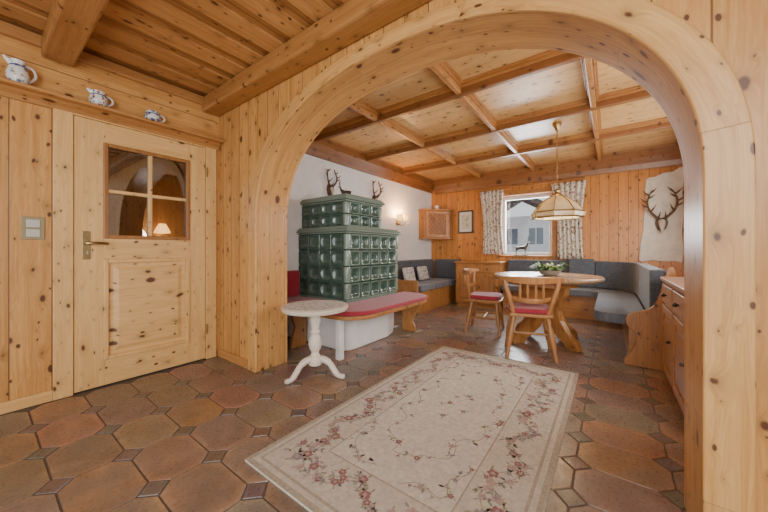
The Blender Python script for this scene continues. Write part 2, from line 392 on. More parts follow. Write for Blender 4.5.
def archband(name,o0,o1,y0,y1,mat,bev):
    bm=BM(); uv=bm.loops.layers.uv.new('UVMap')
    A=archcurve(o0); B=archcurve(o1); L=0
    rows=[]
    for i,(a,b) in enumerate(zip(A,B)):
        if i: L+=math.dist(a,A[i-1])
        rows.append((L,[bm.verts.new((a[0],y0,a[1])),bm.verts.new((b[0],y0,b[1])),bm.verts.new((b[0],y1,b[1])),bm.verts.new((a[0],y1,a[1]))]))
    vv=[0,o1-o0,o1-o0+y1-y0,2*(o1-o0)+y1-y0,2*(o1-o0+y1-y0)]
    for (l0,r0),(l1,r1) in zip(rows,rows[1:]):
        for k in range(4):
            f=bm.faces.new((r0[k],r0[(k+1)%4],r1[(k+1)%4],r1[k]))
            for lp,uvv in zip(f.loops,((l0,vv[k]),(l0,vv[k+1]),(l1,vv[k+1]),(l1,vv[k]))): lp[uv].uv=uvv
    bm.faces.new(rows[0][1]); bm.faces.new(rows[-1][1])
    return struct(obj(name,bm,mat,bevel=bev,smooth=True))
archband('trim_1',.001,.0195,YA+.0,YB+.02,'archin',.001)
archband('trim_2',.0,.115,YA-.024,YA-.001,'arch',.005)
archband('trim_3',.021,.115,YB+.001,YB+.02,'arch',.003)
# ceilings
bm=BM(); box(bm,XL-.2,-2.6,2.52,2.3,YA-.001,2.6)
x=XL+.12
while x<2.2:
    box(bm,x,-2.6,2.505,x+.15,YA-.001,2.521,1); x+=.25
struct(obj('ceiling',bm,['ceilF','ceilFlight']))
bm=BM(); box(bm,XL-.2,YA+.01,CB,2.3,YF+.25,CB+.08); struct(obj('ceiling_back',bm,'ceilB'))
tn=[4]
def trim(bm,mat,bev=.006):
    o=struct(obj('trim_%d'%tn[0],bm,mat,bevel=bev)); tn[0]+=1; return o
def b1(mat,*a,bev=.006):
    bm=BM(); box(bm,*a); return trim(bm,mat,bev)
b1('beamX',XL+.001,.27,2.37,2.2,.43,2.506,bev=.015)
b1('beamX',XL+.001,1.29,2.37,2.2,YA-.002,2.506,bev=.015)
b1('beamX',XL+.001,-1.0,2.37,2.2,-.82,2.506,bev=.015)
b1('beamY',XL,-2.6,2.43,XL+.04,YA-.002,2.506)
for x in (-2.04,-1.09,-.13,.80): b1('beamY',x-.023,YB+.001,2.45,x+.023,YF-.001,CB-.001,bev=.006)
for y in (2.62,3.66,4.70): b1('beamDark',XL+.001,y-.026,2.44,XR-.001,y+.026,CB-.002,bev=.008)
bm=BM()
xs=[XL+.05,-2.04,-1.09,-.13,.80]; ys=[YB+.02,2.62,3.66,4.70,YF-.05]
for i in range(4):
    for j in range(4):
        X0,X1=xs[i]+.024,xs[i+1]-.024; Y0,Y1=ys[j]+.027,ys[j+1]-.027
        for w_,zz in ((.012,2.50),(.026,2.53)):
            for a in ((X0,Y0,X1,Y0+w_),(X0,Y1-w_,X1,Y1),(X0,Y0+w_,X0+w_,Y1-w_),(X1-w_,Y0+w_,X1,Y1-w_)):
                box(bm,a[0],a[1],zz,a[2],a[3],CB-.0015)
trim(bm,'beamX',.003)
bm=BM(); prism(bm,[(XL+.001,2.28),(XL+.03,2.28),(XL+.05,2.35),(XL+.09,2.43),(XL+.09,CB-.001),(XL+.001,CB-.001)],'y',YB+.03,YF-.001); trim(bm,'beamDarkY',.004)
bm=BM(); prism(bm,[(YF-.001,2.25),(YF-.03,2.25),(YF-.05,2.33),(YF-.09,2.41),(YF-.09,CB-.001),(YF-.001,CB-.001)],'x',XL+.1,XR-.001); trim(bm,'beamDark',.004)
bm=BM(); prism(bm,[(YB+.021,2.42),(YB+.04,2.42),(YB+.07,CB-.001),(YB+.021,CB-.001)],'x',XL+.1,XR-.001); trim(bm,'beamDark',.003)
# baseboards
b1s=lambda n,mat,*a: struct(obj(n,(lambda bm:(box(bm,*a),bm)[1])(BM()),mat,bevel=.004))
b1s('baseboard_left','baseY',XL,-2.6,0,XL+.018,.325,.075)
b1s('baseboard_arch','baseX',XL+.02,YA-.018,0,AX0-.117,YA,.075)
b1s('baseboard_stove','baseY',XL,3.45,0,XL+.018,4.28,.075)
# door frame
bm=BM()
box(bm,XL+.001,.325,0,XL+.022,DY0+.005,2.085); box(bm,XL+.001,DY1-.005,0,XL+.022,YA-.03,2.085); box(bm,XL+.001,DY0,DZ-.01,XL+.022,DY1,2.085)
trim(bm,'door',.004)
# door
GX0,GX1,GZ0,GZ1=.60,1.175,1.15,1.865
bm=BM(); xa,xb=XL-.045,XL+.008
box(bm,xa,DY0+.008,.01,xb,GX0,DZ-.012,0); box(bm,xa,GX1,.01,xb,DY1-.008,DZ-.012,0)
box(bm,xa,GX0,GZ1,xb,GX1,DZ-.012,1); box(bm,xa,GX0,.97,xb,GX1,GZ0,1); box(bm,xa,GX0,.01,xb,GX1,.21,1)
door=struct(obj('door_1',bm,['door','doorH'],bevel=.002))
def frame_yz(bm,x0,x1,y0,y1,z0,z1,w,mi=0):
    box(bm,x0,y0,z0,x1,y0+w,z1,mi); box(bm,x0,y1-w,z0,x1,y1,z1,mi); box(bm,x0,y0+w,z0,x1,y1-w,z0+w,mi); box(bm,x0,y0+w,z1-w,x1,y1-w,z1,mi)
bm=BM(); frame_yz(bm,XL-.01,XL+.02,GX0-.012,GX1+.012,GZ0-.012,GZ1+.012,.03); obj('glazing_moulding',bm,'furnZ',door,bevel=.006)
ym=(GX0+GX1)/2; zm=(GZ0+GZ1)/2
bm=BM(); box(bm,XL-.02,ym-.013,GZ0+.018,XL+.012,ym+.013,GZ1-.018); obj('glazing_bar',bm,'door',door,bevel=.004)
bm=BM(); box(bm,XL-.021,GX0+.018,zm-.013,XL+.011,GX1-.018,zm+.013); obj('glazing_bar',bm,'doorH',door,bevel=.004)
for (y0,y1) in ((GX0,ym),(ym,GX1)):
    for (z0,z1) in ((GZ0,zm),(zm,GZ1)):
        bm=BM(); box(bm,XL-.014,y0+.012,z0+.012,XL-.010,y1-.012,z1-.012); obj('glass_pane',bm,'pane',door)
bm=BM(); frame_yz(bm,XL-.01,XL+.02,GX0-.012,GX1+.012,.20,.98,.032); obj('panel_moulding',bm,'door',door,bevel=.007)
bm=BM(); box(bm,XL-.02,GX0+.02,.23,XL-.004,GX1-.02,.95)
A=[(GX0+.05,.26),(GX1-.05,.26),(GX1-.05,.92),(GX0+.05,.92)]
i0=[bm.verts.new((XL-.004,y,z)) for y,z in A]; cy,cz=(GX0+GX1)/2,.59
i1=[bm.verts.new((XL+.008,cy+(y-cy)*.86,cz+(z-cz)*.9)) for y,z in A]
for k in range(4): bm.faces.new((i0[k],i0[(k+1)%4],i1[(k+1)%4],i1[k]))
bm.faces.new(i1); obj('raised_panel',bm,'doorH',door)
bm=BM(); box(bm,XL+.008,.472,.98,XL+.013,.518,1.19); hp=obj('handle_plate',bm,'oldbrass',door,bevel=.002)
bm=BM(); tube(bm,[(XL+.01,.495,1.10),(XL+.05,.495,1.10),(XL+.055,.51,1.10),(XL+.055,.56,1.102),(XL+.05,.61,1.098)],[.011,.011,.011,.010,.009]); obj('door_handle',bm,'oldbrass',hp,smooth=True)
bm=BM(); tube(bm,[(XL+.012,.495,1.03),(XL+.04,.495,1.03)],.005); box(bm,XL+.03,.493,1.015,XL+.05,.497,1.045); obj('key',bm,'steel',hp)
for z in (.25,1.75):
    bm=BM(); tube(bm,[(XL+.03,DY1-.004,z),(XL+.03,DY1-.004,z+.09)],.008); obj('hinge',bm,'oldbrass',door,smooth=True)
# plate shelf
t=thing('wall_shelf','long narrow pine plate shelf running above the door on the left wall','shelf',(XL,-.6,2.09))
bm=BM(); box(bm,.001,-2.0,0.0,.135,2.04,.022); obj('shelf_board',bm,'beamY',t,bevel=.004)
bm=BM(); prism(bm,[(.001,-.055),(.02,-.055),(.035,-.03),(.075,-.0005),(.001,-.0005)],'y',-2.0,2.04); obj('shelf_moulding',bm,'beamY',t)
ZS=2.1125
def jug(loc,rz,h,r,label,mat,cat='jug',squat=False,name='porcelain_jug'):
    t=thing(name,label,cat,loc,rz)
    bm=BM()
    if squat: pr=[(.5*r,0),(.62*r,.03*h),(.95*r,.3*h),(r,.5*h),(.85*r,.75*h),(.75*r,.9*h),(.85*r,h),(.78*r,h),(.68*r,.9*h),(.5*r,.5*h)]
    else: pr=[(.62*r,0),(.7*r,.03*h),(.95*r,.25*h),(r,.42*h),(.8*r,.68*h),(.58*r,.84*h),(.72*r,h),(.66*r,h),(.5*r,.84*h),(.5*r,.4*h)]
    lathe(bm,pr); obj('body',bm,mat,t,smooth=True)
    bm=BM(); tube(bm,smoothpts([(0,.62*r,.9*h),(0,1.35*r,.86*h),(0,1.55*r,.55*h),(0,.9*r,.22*h)],5),.1*r+.002,8); obj('handle',bm,'porc',t,smooth=True)
    if cat!='cup':
        bm=BM(); tube(bm,[(0,-.45*r,.80*h),(0,-.85*r,.93*h),(0,-1.2*r,1.04*h)],[.35*r,.27*r,.13*r],10); obj('spout',bm,'porc',t,smooth=True)
    bm=BM(); zz=.76*h; rr=(.84*r if squat else .72*r); lathe(bm,[(rr*.9,zz-.004),(rr+.002,zz-.003),(rr+.002,zz+.003),(rr*.9,zz+.004)]); obj('painted_band',bm,'blue',t,smooth=True)
    return t
jug((XL+.075,.165,ZS),.3,.15,.052,'tall white porcelain jug with dark blue decoration, first on the shelf from the left','jug')
jug((XL+.072,.55,ZS),.15,.11,.054,'squat white pitcher with painted flowers, middle of the three on the shelf','jug2',squat=True)
t=jug((XL+.07,.885,ZS),.1,.085,.056,'small round dark blue and white cup nearest the corner on the shelf','jug3','cup',True,'porcelain_cup')
# switch
t=thing('light_switch','double light switch in a dull brass plate on the pine wall left of the door','switch',(XL,.235,1.12))
bm=BM(); box(bm,.0005,-.053,0,.009,.053,.155); obj('switch_plate',bm,'switch',t,bevel=.003)
for z in (.018,.083):
    bm=BM(); box(bm,.009,-.031,z,.014,.031,z+.052); obj('rocker',bm,'rocker',t,bevel=.003)
# ------------------------------------------------------------------ rug
RX0,RX1,RY0,RY1=-1.455,-.21,.80,3.03
t=thing('area_rug','cream floral area rug with a faded rose garland border on the tiled floor','rug',((RX0+RX1)/2,(RY0+RY1)/2,0.0007))
W=(RX1-RX0)/2; H=(RY1-RY0)/2
bm=BM(); box(bm,-W,-H,0,W,H,.011,0); Z=.0114
def rect_ring(i0,i1,mi,z=Z):
    a=(W-i0,H-i0); b=(W-i1,H-i1)
    P=[[bm.verts.new((sx*q[0],sy*q[1],z)) for sx,sy in ((-1,-1),(1,-1),(1,1),(-1,1))] for q in (a,b)]
    for k in range(4):
        f=bm.faces.new((P[0][k],P[0][(k+1)%4],P[1][(k+1)%4],P[1][k])); f.material_index=mi
rect_ring(.0,.026,1); rect_ring(.026,.05,6,Z-.0001); rect_ring(.05,.064,1); rect_ring(.064,.288,6,Z-.0001); rect_ring(.288,.296,1)
def disc(x,y,r,mi,z,n=7,sx=1,sy=1,a=0):
    vs=[]
    for k in range(n):
        u,v_=r*sx*math.cos(2*PI*k/n),r*sy*math.sin(2*PI*k/n)
        vs.append(bm.verts.new((x+u*math.cos(a)-v_*math.sin(a),y+u*math.sin(a)+v_*math.cos(a),z)))
    f=bm.faces.new(vs); f.material_index=mi
def leafp(x,y,l,a,mi=4): disc(x+math.cos(a)*l*.6,y+math.sin(a)*l*.6,l*.55,mi,Z+.0002,6,1,.42,a)
def flower(x,y,r,c1=2,c2=3):
    a0=RND.random()*6
    for k in range(3): leafp(x+math.cos(a0+k*2.1)*r,y+math.sin(a0+k*2.1)*r,r*1.1,a0+k*2.1+RND.uniform(-.4,.4),4 if RND.random()<.7 else 5)
    for k in range(5): disc(x+math.cos(a0+k*1.257)*r*.62,y+math.sin(a0+k*1.257)*r*.62,r*.48,c1,Z+.0005+.0001*k)
    disc(x,y,r*.42,c2,Z+.0013)
def vine(P,w=.002,mi=4):
    for p,q in zip(P,P[1:]):
        d=Vector((q[0]-p[0],q[1]-p[1])); 
        if d.length<1e-5: continue
        n=Vector((-d.y,d.x)).normalized()*w
        f=bm.faces.new([bm.verts.new((a[0]+s*n.x,a[1]+s*n.y,Z+.0001)) for a,s in ((p,1),(q,1),(q,-1),(p,-1))]); f.material_index=mi
def garland(path,amp,wl,step,rmin,rmax,ph=0.,jit=.02):
    L=0; pts=[]
    for p,q in zip(path,path[1:]):
        d=Vector(q)-Vector(p); n=int(d.length/.01)
        nn=Vector((-d.y,d.x)).normalized()
        for k in range(n):
            w=L+d.length*k/n; pts.append((Vector(p)+d*k/n+nn*amp*math.sin(w*2*PI/wl+ph)))
        L+=d.length
    if path[0]==path[-1]: pts.append(pts[0])
    vine([tuple(p) for p in pts])
    i=0; s=max(1,int(step/.01)); j=0
    while i<len(pts):
        p=pts[i]; x=p.x+RND.uniform(-jit,jit); y=p.y+RND.uniform(-jit,jit)
        if j%3==0: flower(x,y,RND.uniform(rmin,rmax),RND.choice([2,3,3,2,5]),RND.choice([3,5,1]))
        elif j%3==1: flower(x,y,rmin*.7,RND.choice([5,3,2]),1)
        else:
            for q in range(3): leafp(x,y,RND.uniform(.018,.03),RND.random()*6.28,RND.choice([4,4,5]))
        i+=max(1,s+RND.randint(-1,1)); j+=1
q=.178; ring=[(-W+q,-H+q),(W-q,-H+q),(W-q,H-q),(-W+q,H-q),(-W+q,-H+q)]
garland(ring,.05,.31,.02,.016,.029,jit=.022); garland(ring,.055,.42,.03,.012,.02,ph=2.4,jit=.03)
ov=[((.26+.03*math.cos(3*k))*math.cos(k*PI/12),(.62+.05*math.sin(2*k))*math.sin(k*PI/12)) for k in range(24)]; ov.append(ov[0])
garland(ov,.035,.26,.07,.011,.018,jit=.03)
for k in range(7): flower(RND.uniform(-.09,.09),RND.uniform(-.18,.18),RND.uniform(.011,.02),RND.choice([2,3,5]),1)
for sx in (-1,1):
    for sy in (-1,1):
        garland([(sx*(W-.33),sy*(H-.62)),(sx*(W-.36),sy*(H-.38)),(sx*(W-.56),sy*(H-.34))],.02,.2,.045,.011,.017)
obj('rug_field',bm,['cream','taupe','rred','rpink','rgreen','rblue','band'],t)
bm=BM()
for sy in (1,):
    x=-W
    while x<W:
        l=RND.uniform(.015,.022); dx=RND.uniform(-.006,.006)
        vs=[bm.verts.new(p) for p in ((x,sy*H,.006),(x+.006,sy*H,.006),(x+.005+dx,sy*(H+l),.0015),(x+.001+dx,sy*(H+l),.0015))]; bm.faces.new(vs); x+=.0085
f=obj('rug_fringe',bm,'cream',t); f['kind']='stuff'
# ------------------------------------------------------------------ pedestal table
t=thing('pedestal_table','small round whitewashed pedestal table standing in the arch opening','side table',(-1.98,1.70,.0))
bm=BM(); lathe(bm,[(.02,.545),(.24,.545),(.262,.550),(.270,.560),(.262,.566),(.275,.572),(.277,.582),(.268,.588),(.02,.588)],seg=48); obj('table_top',bm,'pale',t,smooth=True)
bm=BM(); lathe(bm,[(.02,.09),(.055,.095),(.062,.13),(.05,.16),(.034,.18),(.03,.20),(.046,.225),(.056,.27),(.046,.32),(.03,.35),(.04,.362),(.04,.372),(.03,.385),(.036,.43),(.046,.47),(.036,.50),(.055,.515),(.085,.535),(.09,.5445),(.02,.545)],seg=24); obj('pedestal',bm,'pale',t,smooth=True)
for k in range(3):
    a=math.radians(20+120*k); u=Vector((math.cos(a),math.sin(a),0))
    bm=BM(); P=[u*r+Vector((0,0,z)) for r,z in ((.02,.135),(.07,.145),(.13,.12),(.17,.07),(.205,.03),(.24,.022),(.262,.024))]
    tube(bm,smoothpts(P,4),[.028]*8+[.024]*8+[.021]*6+[.018]*3,8)
    for v in bm.verts: v.co.z=max(v.co.z,.001)
    obj('foot',bm,'pale',t,smooth=True)
bm=BM(); pr=[]
for k in range(72):
    a=2*PI*k/72; r=.24+.007*abs(math.sin(a*12)); pr.append((r*math.cos(a)-1.98,r*math.sin(a)+1.70))
prism(bm,pr,'z',.5885,.5905); tag(obj('doily',bm,'doily'),'round pale grey printed lace doily lying on the small pedestal table','doily')
# ------------------------------------------------------------------ stove
t=thing('tiled_stove','two tier green glazed tiled stove on a white masonry base','stove',(XL,2.43,0))
SX,SY=.82,.96
bm=BM()
pl=[(.003,-.17),(.86,-.17),(.93,-.15),(.97,-.09),(.98,-.02),(.98,.55),(.93,.72),(.84,.86),(.80,.93),(.003,.93)]
prism(bm,pl,'z',0,.398); obj('masonry_base',bm,'hearth',t,bevel=.02,seg=3)
def tilef(bm,o,u,v,n,w,h,N=22):
    g=[]
    for i in range(N+1):
        row=[]
        for j in range(N+1):
            a=-1+2*i/N; b=-1+2*j/N; e=1-max(abs(a),abs(b))
            z=.018*min(1,(e/.08))
            d=(abs(a/.78)**5+abs(b/.78)**5)**(1/5)
            if d<1: z=.022-.006*min(1,(1-d)/.07)-.030*(1-d**3)
            row.append(bm.verts.new(o+u*(w*(i/N))+v*(h*(j/N))+n*z))
        g.append(row)
    for i in range(N):
        for j in range(N): bm.faces.new((g[i][j],g[i+1][j],g[i+1][j+1],g[i][j+1]))
def tilebody(name,x1,y0,y1,z0,z1,nx,ny,nz):
    bm=BM(); box(bm,.003,y0+.04,z0,x1-.04,y1-.04,z1)
    w=(x1-.003-.03)/nx; h=(z1-z0)/nz; l=(y1-y0-.06)/ny
    X,Y,Zv=Vector((1,0,0)),Vector((0,1,0)),Vector((0,0,1))
    for k in range(nz):
        for i in range(nx): tilef(bm,Vector((.003+w*i,y0,z0+h*k)),X,Zv,-Y,w,h)
        for j in range(ny): tilef(bm,Vector((x1,y0+.03+l*j,z0+h*k)),Y,Zv,X,l,h)
        for i in range(nx): tilef(bm,Vector((.003+w*i,y1,z0+h*k)),X,Zv,Y,w,h)
    for k in range(nz):
        for (cx,cy) in ((x1-.012,y0+.012),(x1-.012,y1-.012)):
            zz=z0+h*k; lathe(bm,[(.01,.004),(.034,.008),(.036,.02),(.036,h-.02),(.034,h-.008),(.01,h-.004)],cx,cy,zz,seg=14)
    return obj(name,bm,'green',t,smooth=True)
tilebody('lower_tile_body',SX,0,SY,.50,1.235,4,5,4)
tilebody('upper_tile_body',SX-.06,.05,.68,1.32,1.60,4,3,2)
def cornice(name,x1,y0,y1,prof):
    bm=BM()
    for (z0,z1,o) in prof: box(bm,.003,y0-o,z0,x1+o,y1+o,z1)
    obj(name,bm,'green',t,bevel=.009,seg=3)
cornice('plinth_moulding',SX,0,SY,[(.401,.46,.022),(.461,.499,.008)])
cornice('middle_cornice',SX,0,SY,[(1.236,1.256,.026),(1.257,1.282,.05),(1.283,1.300,.036),(1.301,1.318,.016)])
cornice('top_cornice',SX-.06,.05,.68,[(1.601,1.622,.022),(1.623,1.65,.045),(1.651,1.667,.034),(1.668,1.685,.016)])
# stove bench
def arc(cx,cy,r,a0,a1,n=10): return [(cx+r*math.cos(math.radians(a0+(a1-a0)*k/n)),cy+r*math.sin(math.radians(a0+(a1-a0)*k/n))) for k in range(n+1)]
BXR,BY0,BY1=-1.80,1.99,3.52
tb=thing('stove_bench','wraparound wooden bench board fixed in front of the green tiled stove','bench',(0,0,0))
bm=BM(); L=[(XL+.003,BY0)]+arc(BXR-.30,BY0+.30,.30,-90,0)+arc(BXR-.30,BY1-.30,.30,0,90)+[(XL+SX+.025,BY1),(XL+SX+.025,2.405),(XL+.003,2.405)]
prism(bm,L,'z',.40,.438); obj('bench_board',bm,'furnX',tb,bevel=.008)
bm=BM(); prism(bm,[(-2.20,0.),(-2.00,0.),(-2.01,.06),(-2.05,.13),(-2.01,.22),(-1.95,.30),(-1.93,.36),(-1.93,.399),(-2.20,.399)],'y',3.37,3.405); obj('bench_support',bm,'furnZ',tb,bevel=.004)
bm=BM(); prism(bm,[(1.0+1.0,0),(2.2,0),(2.2,.399),(2.03,.399),(2.02,.33),(2.06,.22),(2.02,.1)],'x',-2.75,-2.71); obj('bench_support',bm,'furnZ',tb,bevel=.004)
bm=BM(); box(bm,-2.11,2.06,0,-2.05,2.12,.399); obj('bench_post',bm,'hearth',tb,bevel=.006)
bm=BM(); prism(bm,[(-3.12,BY0-.01),(-2.36,BY0-.01),(-2.36,2.40),(-3.12,2.40)],'z',.4385,.482); tag(obj('bench_cushion',bm,'red',bevel=.018,seg=4),'red flat bench cushion on the left side of the stove','cushion')
bm=BM(); P=[(-2.35,BY0-.01)]+arc(BXR-.30,BY0+.30,.31,-90,0)+arc(BXR-.30,BY1-.30,.31,0,90)+[(XL+SX+.03,BY1+.01),(XL+SX+.03,2.40),(-2.35,2.40)]
prism(bm,P,'z',.4385,.482); tag(obj('bench_cushion',bm,'red',bevel=.018,seg=4),'long red bench cushion with rounded corner along the front of the stove','cushion')
bm=BM(); box(bm,XL+.005,1.80,.487,XL+.09,2.38,.80); tag(obj('back_cushion',bm,'red',bevel=.025,seg=4),'red back cushion leaning against the white wall left of the stove','cushion')
# ------------------------------------------------------------------ antler trophies
def antlers(bm,s,spread=1.,tines=3,mi=0,r=.013):
    for sg in (-1,1):
        P=[(.02*sg,0,0),(.08*sg*spread,-.02,.07),(.17*sg*spread,-.05,.19),(.20*sg*spread,-.05,.33),(.17*sg*spread,-.03,.46),(.12*sg*spread,-.01,.56)]
        P=[Vector(p)*s for p in P]; Q=smoothpts(P,5); n=len(Q)
        tube(bm,Q,[r*s*(1.15-.85*i/n)+.0008 for i in range(n)],8,mi)
        for k,(i,d) in enumerate([(3,(-.02*sg,-.15,.12)),(9,(-.07*sg,-.13,.12)),(15,(.12*sg,-.06,.10)),(20,(.10*sg,-.02,.10)),(22,(-.08*sg,-.04,.09)),(12,(.10*sg,-.05,.07)),(18,(-.09*sg,-.06,.06))][:tines]):
            p=Q[i]; D=Vector(d)*s; tube(bm,[p,p+D*.5+Vector((0,-.012*s,-.012*s)),p+D],[r*s*.75,r*s*.55,.001],7,mi)
def skull(bm,s,mi=0):
    tube(bm,[(0,.0,.03*s),(0,-.04*s,.01*s),(0,-.07*s,-.05*s),(0,-.08*s,-.12*s),(0,-.085*s,-.18*s)],[.03*s,.05*s,.045*s,.028*s,.015*s],12,mi)
def trophy(name,label,loc,rz,s,tines,plaque=True,group=None,r=.013,sk=1.,ps=1.,am='antler'):
    t=thing(name,label,'antlers',loc,rz,group)
    if plaque:
        bm=BM(); P=[(0,-.2),(.07,-.13),(.1,-.02),(.085,.07),(.04,.1),(0,.085),(-.04,.1),(-.085,.07),(-.1,-.02),(-.07,-.13)]
        prism(bm,[(a*s*ps,b*s*ps) for a,b in P],'y',-.02,-.001); obj('plaque',bm,'plaque',t,bevel=.004)
    bm=BM(); skull(bm,s*sk)
    for v in bm.verts: v.co.y=min(v.co.y-.012,-.005)
    obj('skull',bm,'bone',t,smooth=True)
    bm=BM(); antlers(bm,s,tines=tines,r=r)
    for v in bm.verts: v.co.y-=.035*s+.01; v.co.z+=.03*s
    obj('antlers',bm,am,t,smooth=True); return t
trophy('antler_trophy','small antlers on a dark plaque on the white wall above the upper stove tier',(XL,2.95,1.90),PI/2,.44,6,r=.03,ps=1.5,sk=1.2)
trophy('antler_trophy','small antlers on a dark plaque on the white wall right of the stove',(XL,3.95,1.88),PI/2,.50,6,r=.03,ps=1.5,sk=1.2)
# deer figurines
def deer(name,label,loc,rz,s,mat='bronze'):
    t=thing(name,label,'figurine',loc,rz)
    V=[((0,0,.55),.13),((0,-.28,.57),.15),((0,.3,.56),.14),((0,-.42,.78),.075),((0,-.46,.98),.07),((0,-.62,.93),.035),
       ((.09,-.28,.42),.055),((.09,-.27,.22),.028),((.09,-.29,.02),.024),((-.09,-.28,.42),.055),((-.09,-.24,.22),.028),((-.09,-.27,.02),.024),
       ((.09,.33,.42),.07),((.09,.37,.24),.03),((.09,.33,.02),.024),((-.09,.33,.42),.07),((-.09,.40,.24),.03),((-.09,.37,.02),.024),((0,.42,.62),.03)]
    E=[(0,1),(0,2),(1,3),(3,4),(4,5),(1,6),(6,7),(7,8),(1,9),(9,10),(10,11),(2,12),(12,13),(13,14),(2,15),(15,16),(16,17),(2,18)]
    me=bpy.data.meshes.new('body'); me.from_pydata([tuple(c*s for c in v[0]) for v in V],E,[]); me.materials.append(mt[mat])
    o=bpy.data.objects.new('body',me); C.objects.link(o); o.parent=t
    o.modifiers.new('skin','SKIN')
    for i,v in enumerate(V): me.skin_vertices[0].data[i].radius=(v[1]*s,v[1]*s)
    me.skin_vertices[0].data[0].use_root=True
    o.modifiers.new('sub','SUBSURF').levels=1; o.modifiers['sub'].render_levels=1
    bm=BM(); antlers(bm,s*.75,tines=3,r=.03)
    for v in bm.verts: v.co+=Vector((0,-.44*s,1.03*s))
    obj('antlers',bm,mat,t,smooth=True)
    bm=BM(); box(bm,-.18*s,-.45*s,-.03*s+.0,.18*s,.5*s,.02*s); obj('plinth',bm,mat,t,bevel=.004)
    return t
deer('stag_figurine','dark metal stag figurine standing on top of the green tiled stove',(-2.66,2.78,1.690),-.9,.16)
deer('stag_figurine','dark stag figurine standing on the window sill by the left curtain',(-1.30,5.97,.957),1.9,.24)
# ------------------------------------------------------------------ sconce
t=thing('wall_sconce','brass wall sconce with two lit amber cups on the white wall','wall lamp',(XL,4.62,1.55))
bm=BM(); M=Matrix.Rotation(PI/2,4,'Y'); lathe(bm,[(.005,0.001),(.05,.002),(.045,.012),(.02,.025),(.005,.028)],M=M); obj('wall_plate',bm,'brass',t,smooth=True)
for sy in (-1,1):
    bm=BM(); tube(bm,smoothpts([(.02,0,0),(.07,sy*.03,-.05),(.11,sy*.07,-.03),(.12,sy*.09,.03)],5),.006); obj('arm',bm,'brass',t,smooth=True)
    bm=BM(); lathe(bm,[(.012,.0),(.03,.01),(.05,.05),(.058,.10),(.053,.10),(.045,.05),(.02,.015)],.12,sy*.09,.03); obj('lamp_cup',bm,'shadeglow',t,smooth=True)
    bm=BM(); ball(bm,(.12,sy*.09,.095),.02); obj('bulb',bm,'bulb',t,smooth=True)
    ld=bpy.data.lights.new('sconce_light','POINT'); ld.energy=10; ld.color=(1,.52,.2); ld.shadow_soft_size=.03
    lo=bpy.data.objects.new('sconce_light',ld); C.objects.link(lo); lo.location=(XL+.13,4.62+sy*.09,1.71)
# ------------------------------------------------------------------ corner cabinet
t=thing('corner_cabinet','small pine corner wall cabinet with lattice door hung in the far left corner','cabinet',(0,0,1.27))
bm=BM(); P=[(-3.127,5.947),(-3.127,5.40),(-3.0,5.40),(-2.62,5.78),(-2.62,5.947)]
prism(bm,P,'z',.02,.58); obj('body',bm,'furnZ',t,bevel=.004)
for z0,z1 in ((0,.02),(.581,.61)):
    bm=BM(); prism(bm,[(-3.127,5.947),(-3.127,5.375),(-2.99,5.375),(-2.595,5.77),(-2.595,5.947)],'z',z0,z1); obj('cornice',bm,'furnX',t,bevel=.005)
M=Matrix.Translation((-2.81,5.59,.30))@Matrix.Rotation(PI/4,4,'Z')
bm=BM()
for a in ((-.23,-.26,-.18,.26),(.18,-.26,.23,.26),(-.18,-.26,.18,-.21),(-.18,.21,.18,.26)): box(bm,a[0],-.022,a[1],a[2],-.0005,a[3],M=M)
dd=obj('door',bm,'beamY',t,bevel=.003)
bm=BM(); box(bm,-.18,-.004,-.21,.18,-.0006,.21,M=M); obj('back_panel',bm,'beamDark',dd)
bm=BM()
for s in (-1,1):
    for k in range(-5,6):
        c=k*.085
        zs=[z for z in [i*.005 for i in range(-42,43)] if abs(c+s*z*.85)<=.178]
        if len(zs)<3: continue
        z0,z1=zs[0],zs[-1]; x0,x1=c+s*z0*.85,c+s*z1*.85
        tube(bm,[M@Vector((x0,-.012-.002*s,z0)),M@Vector((x1,-.012-.002*s,z1))],.006,6)
obj('lattice',bm,'beamY',dd)
bm=BM(); ball(bm,tuple(M@Vector((.2,-.03,0))),.009); obj('knob',bm,'brass',dd,smooth=True)
t2=thing('painted_cup','small white cup standing on top of the corner cabinet','cup',(-2.86,5.66,1.8805)); bm=BM(); lathe(bm,[(.02,0),(.03,.01),(.04,.08),(.036,.08),(.025,.02)]); obj('body',bm,'porc',t2,smooth=True)
bm=BM(); tube(bm,smoothpts([(.034,0,.07),(.06,0,.06),(.055,0,.03),(.03,0,.02)],4),.004); obj('handle',bm,'porc',t2,smooth=True)
# picture
t=thing('framed_picture','small framed picture on the pine wall between corner cabinet and curtain','picture',(-2.35,YF,1.39))
bm=BM()
for a in ((-.16,0,-.13,.46),(.13,0,.16,.46),(-.13,0,.13,.03),(-.13,.43,.13,.46)): box(bm,a[0],-.025,a[1],a[2],-.001,a[3])
obj('frame',bm,'bronze',t,bevel=.004)
bm=BM(); box(bm,-.13,-.008,.03,.13,-.002,.43); pp=obj('mat_board',bm,'white',t)
bm=BM(); box(bm,-.08,-.011,.09,.08,-.0085,.37); obj('print',bm,'pic',t)
